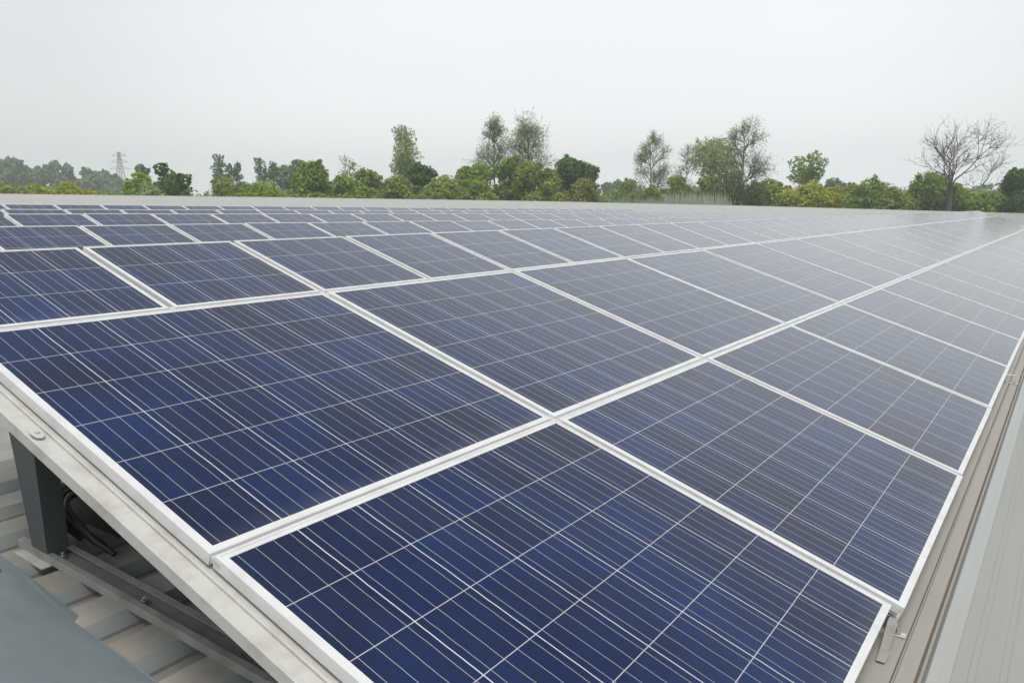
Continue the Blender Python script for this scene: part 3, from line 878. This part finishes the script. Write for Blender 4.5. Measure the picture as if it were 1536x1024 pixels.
bush(1257, 40, 266, 120, "grey", "blue-green bush right of the yellow-green one", seed=102)
bush(1308, 64, 268, 108, "green", "wide green bush midway between the ragged tree and the bare spreading tree", seed=103)
bush(1348, 46, 283, 104, "olive", "low olive bush right of the wide green one", seed=104)
leafy(1400, 78, 257, 108, "green", "big green tree left of the bare spreading tree's trunk", blobs=13, seed=105, low=.04)
branchy(1436, 124, 166, 100, "wide bare spreading tree with a thick trunk and one low branch", style="vase", trunk=.50, seed=115, r0=.28, levels=4, twig=.014, low_branch=(.9, .6, .10))
bush(1450, 60, 281, 112, "bright", "green bush behind the bare spreading tree's trunk", seed=107)
bush(1494, 50, 287, 115, "green", "lower green bush right of the bare spreading tree", seed=108)
leafy(1535, 62, 252, 104, "dark", "very dark dense tree cut by the picture's right edge", blobs=13, seed=109, low=.03)
bush(1280, 50, 278, 112, "olive", "olive bush just left of the wide green one", seed=110)
bush(985, 50, 280, 96, "olive", "low olive bush around the slim bare tree's foot", seed=111)

# pale reeds beyond the edge
rd = MB(); rnd = random.Random(77)
for _ in range(1100):
    px = rnd.uniform(862, 1100); d = rnd.uniform(86, 95)
    x, y, _z = place(px, 296, d)
    h = CAM_Z - GZ + rnd.gauss(-.35, .35) + (0.6 if 1000 < px < 1090 else 0)
    a = Vector((x, y, GZ)); b = Vector((x + rnd.gauss(0, .25), y + rnd.gauss(0, .25), GZ + h))
    mid = a.lerp(b, .6)
    w = Vector((cos(YAW), sin(YAW), 0)) * rnd.uniform(.03, .07)
    n = len(rd.v); rd.v += [tuple(a - w), tuple(a + w), tuple(mid + w * 1.3), tuple(b), tuple(mid - w * 1.3)]; rd.f.append((n, n + 1, n + 2, n + 3, n + 4)); rd.mi.append(0)
tag(rd.build("reeds", LEAF["reed"]), "stand of pale feathery reeds just beyond the far roof edge", "reeds", kind="stuff")

# far wood that reads as one hazy mass
fw_ = MB(); rnd = random.Random(78)
for _ in range(150):
    px = rnd.uniform(-40, 1580); d = rnd.uniform(290, 380)
    x, y, h = place(px, rnd.uniform(272, 284), d)
    leaves(fw_, Vector((x, y, GZ + h * .5)), rnd.uniform(4, 8), h * .5, 130, 1.0, rnd)
tag(fw_.build("far_wood", LEAF["grey"]), "far-off hazy wood closing the gaps between the nearer trees", "wood", kind="stuff")
# undergrowth that closes the gap between the roof edge and the trees
ug = MB(); rnd = random.Random(79)
for _ in range(400):
    px = rnd.uniform(-30, 1570)
    dd = 66 + 42 * min(1, max(0, (px - 100) / 1100))
    x, y, h = place(px, rnd.uniform(277, 296), dd + rnd.uniform(6, 16))
    leaves(ug, Vector((x, y, GZ + h * .5)), rnd.uniform(1.4, 2.6), h * .5, 150, .26, rnd)
tag(ug.build("undergrowth", LEAF["green"]), "tangled green undergrowth along the foot of the trees", "undergrowth", kind="stuff")

# ---------------------------------------------------------------- transmission tower in the haze
X, Y, H = place(178, 228, 370)
py = empty("transmission_tower", (X, Y, GZ), "faint grey lattice pylon rising above the hazy wood", "pylon")
ltc = MB()
def at(f, i):
    w = 2.2 * (1 - f) ** 1.2 + .35
    return Vector((w * (1 if i in (0, 3) else -1), w * (1 if i in (0, 1) else -1), H * f))
lv = [0, .14, .27, .39, .5, .6, .69, .77, .84, .9, .95, 1.0]
for f0, f1 in zip(lv, lv[1:]):
    for i in range(4):
        ltc.tube(at(f0, i), at(f1, i), .09, .09, 4)
        ltc.tube(at(f0, i), at(f1, (i + 1) % 4), .05, .05, 3)
        ltc.tube(at(f1, i), at(f0, (i + 1) % 4), .05, .05, 3)
ltc.build("lattice", M_STEEL, py)
ux = Vector((cos(YAW), sin(YAW), 0))
for f, l in ((.70, 4.2), (.82, 3.6), (.93, 2.9)):
    m = MB()
    for s in (-1, 1):
        tip = Vector((0, 0, H * f)) + ux * (s * l)
        for k in (-.5, .5):
            m.tube(Vector((0, k, H * f)), tip, .07, .06, 4); m.tube(Vector((0, k, H * f + 1.3)), tip, .05, .05, 3)
    m.build("cross_arm", M_STEEL, py)

# ---------------------------------------------------------------- haze
hz = MB(); hz.box((-720, -720, GZ - 1), (720, 720, 48))
hm = bpy.data.materials.new("haze"); hm.use_nodes = True
t = hm.node_tree; t.nodes.clear()
oo = t.nodes.new("ShaderNodeOutputMaterial"); pv = t.nodes.new("ShaderNodeVolumePrincipled")
pv.inputs["Density"].default_value = HAZE_DENSITY; pv.inputs["Color"].default_value = (*HAZE_COLOR, 1)
t.links.new(pv.outputs[0], oo.inputs["Volume"])
tag(hz.build("haze", hm), kind="stuff")
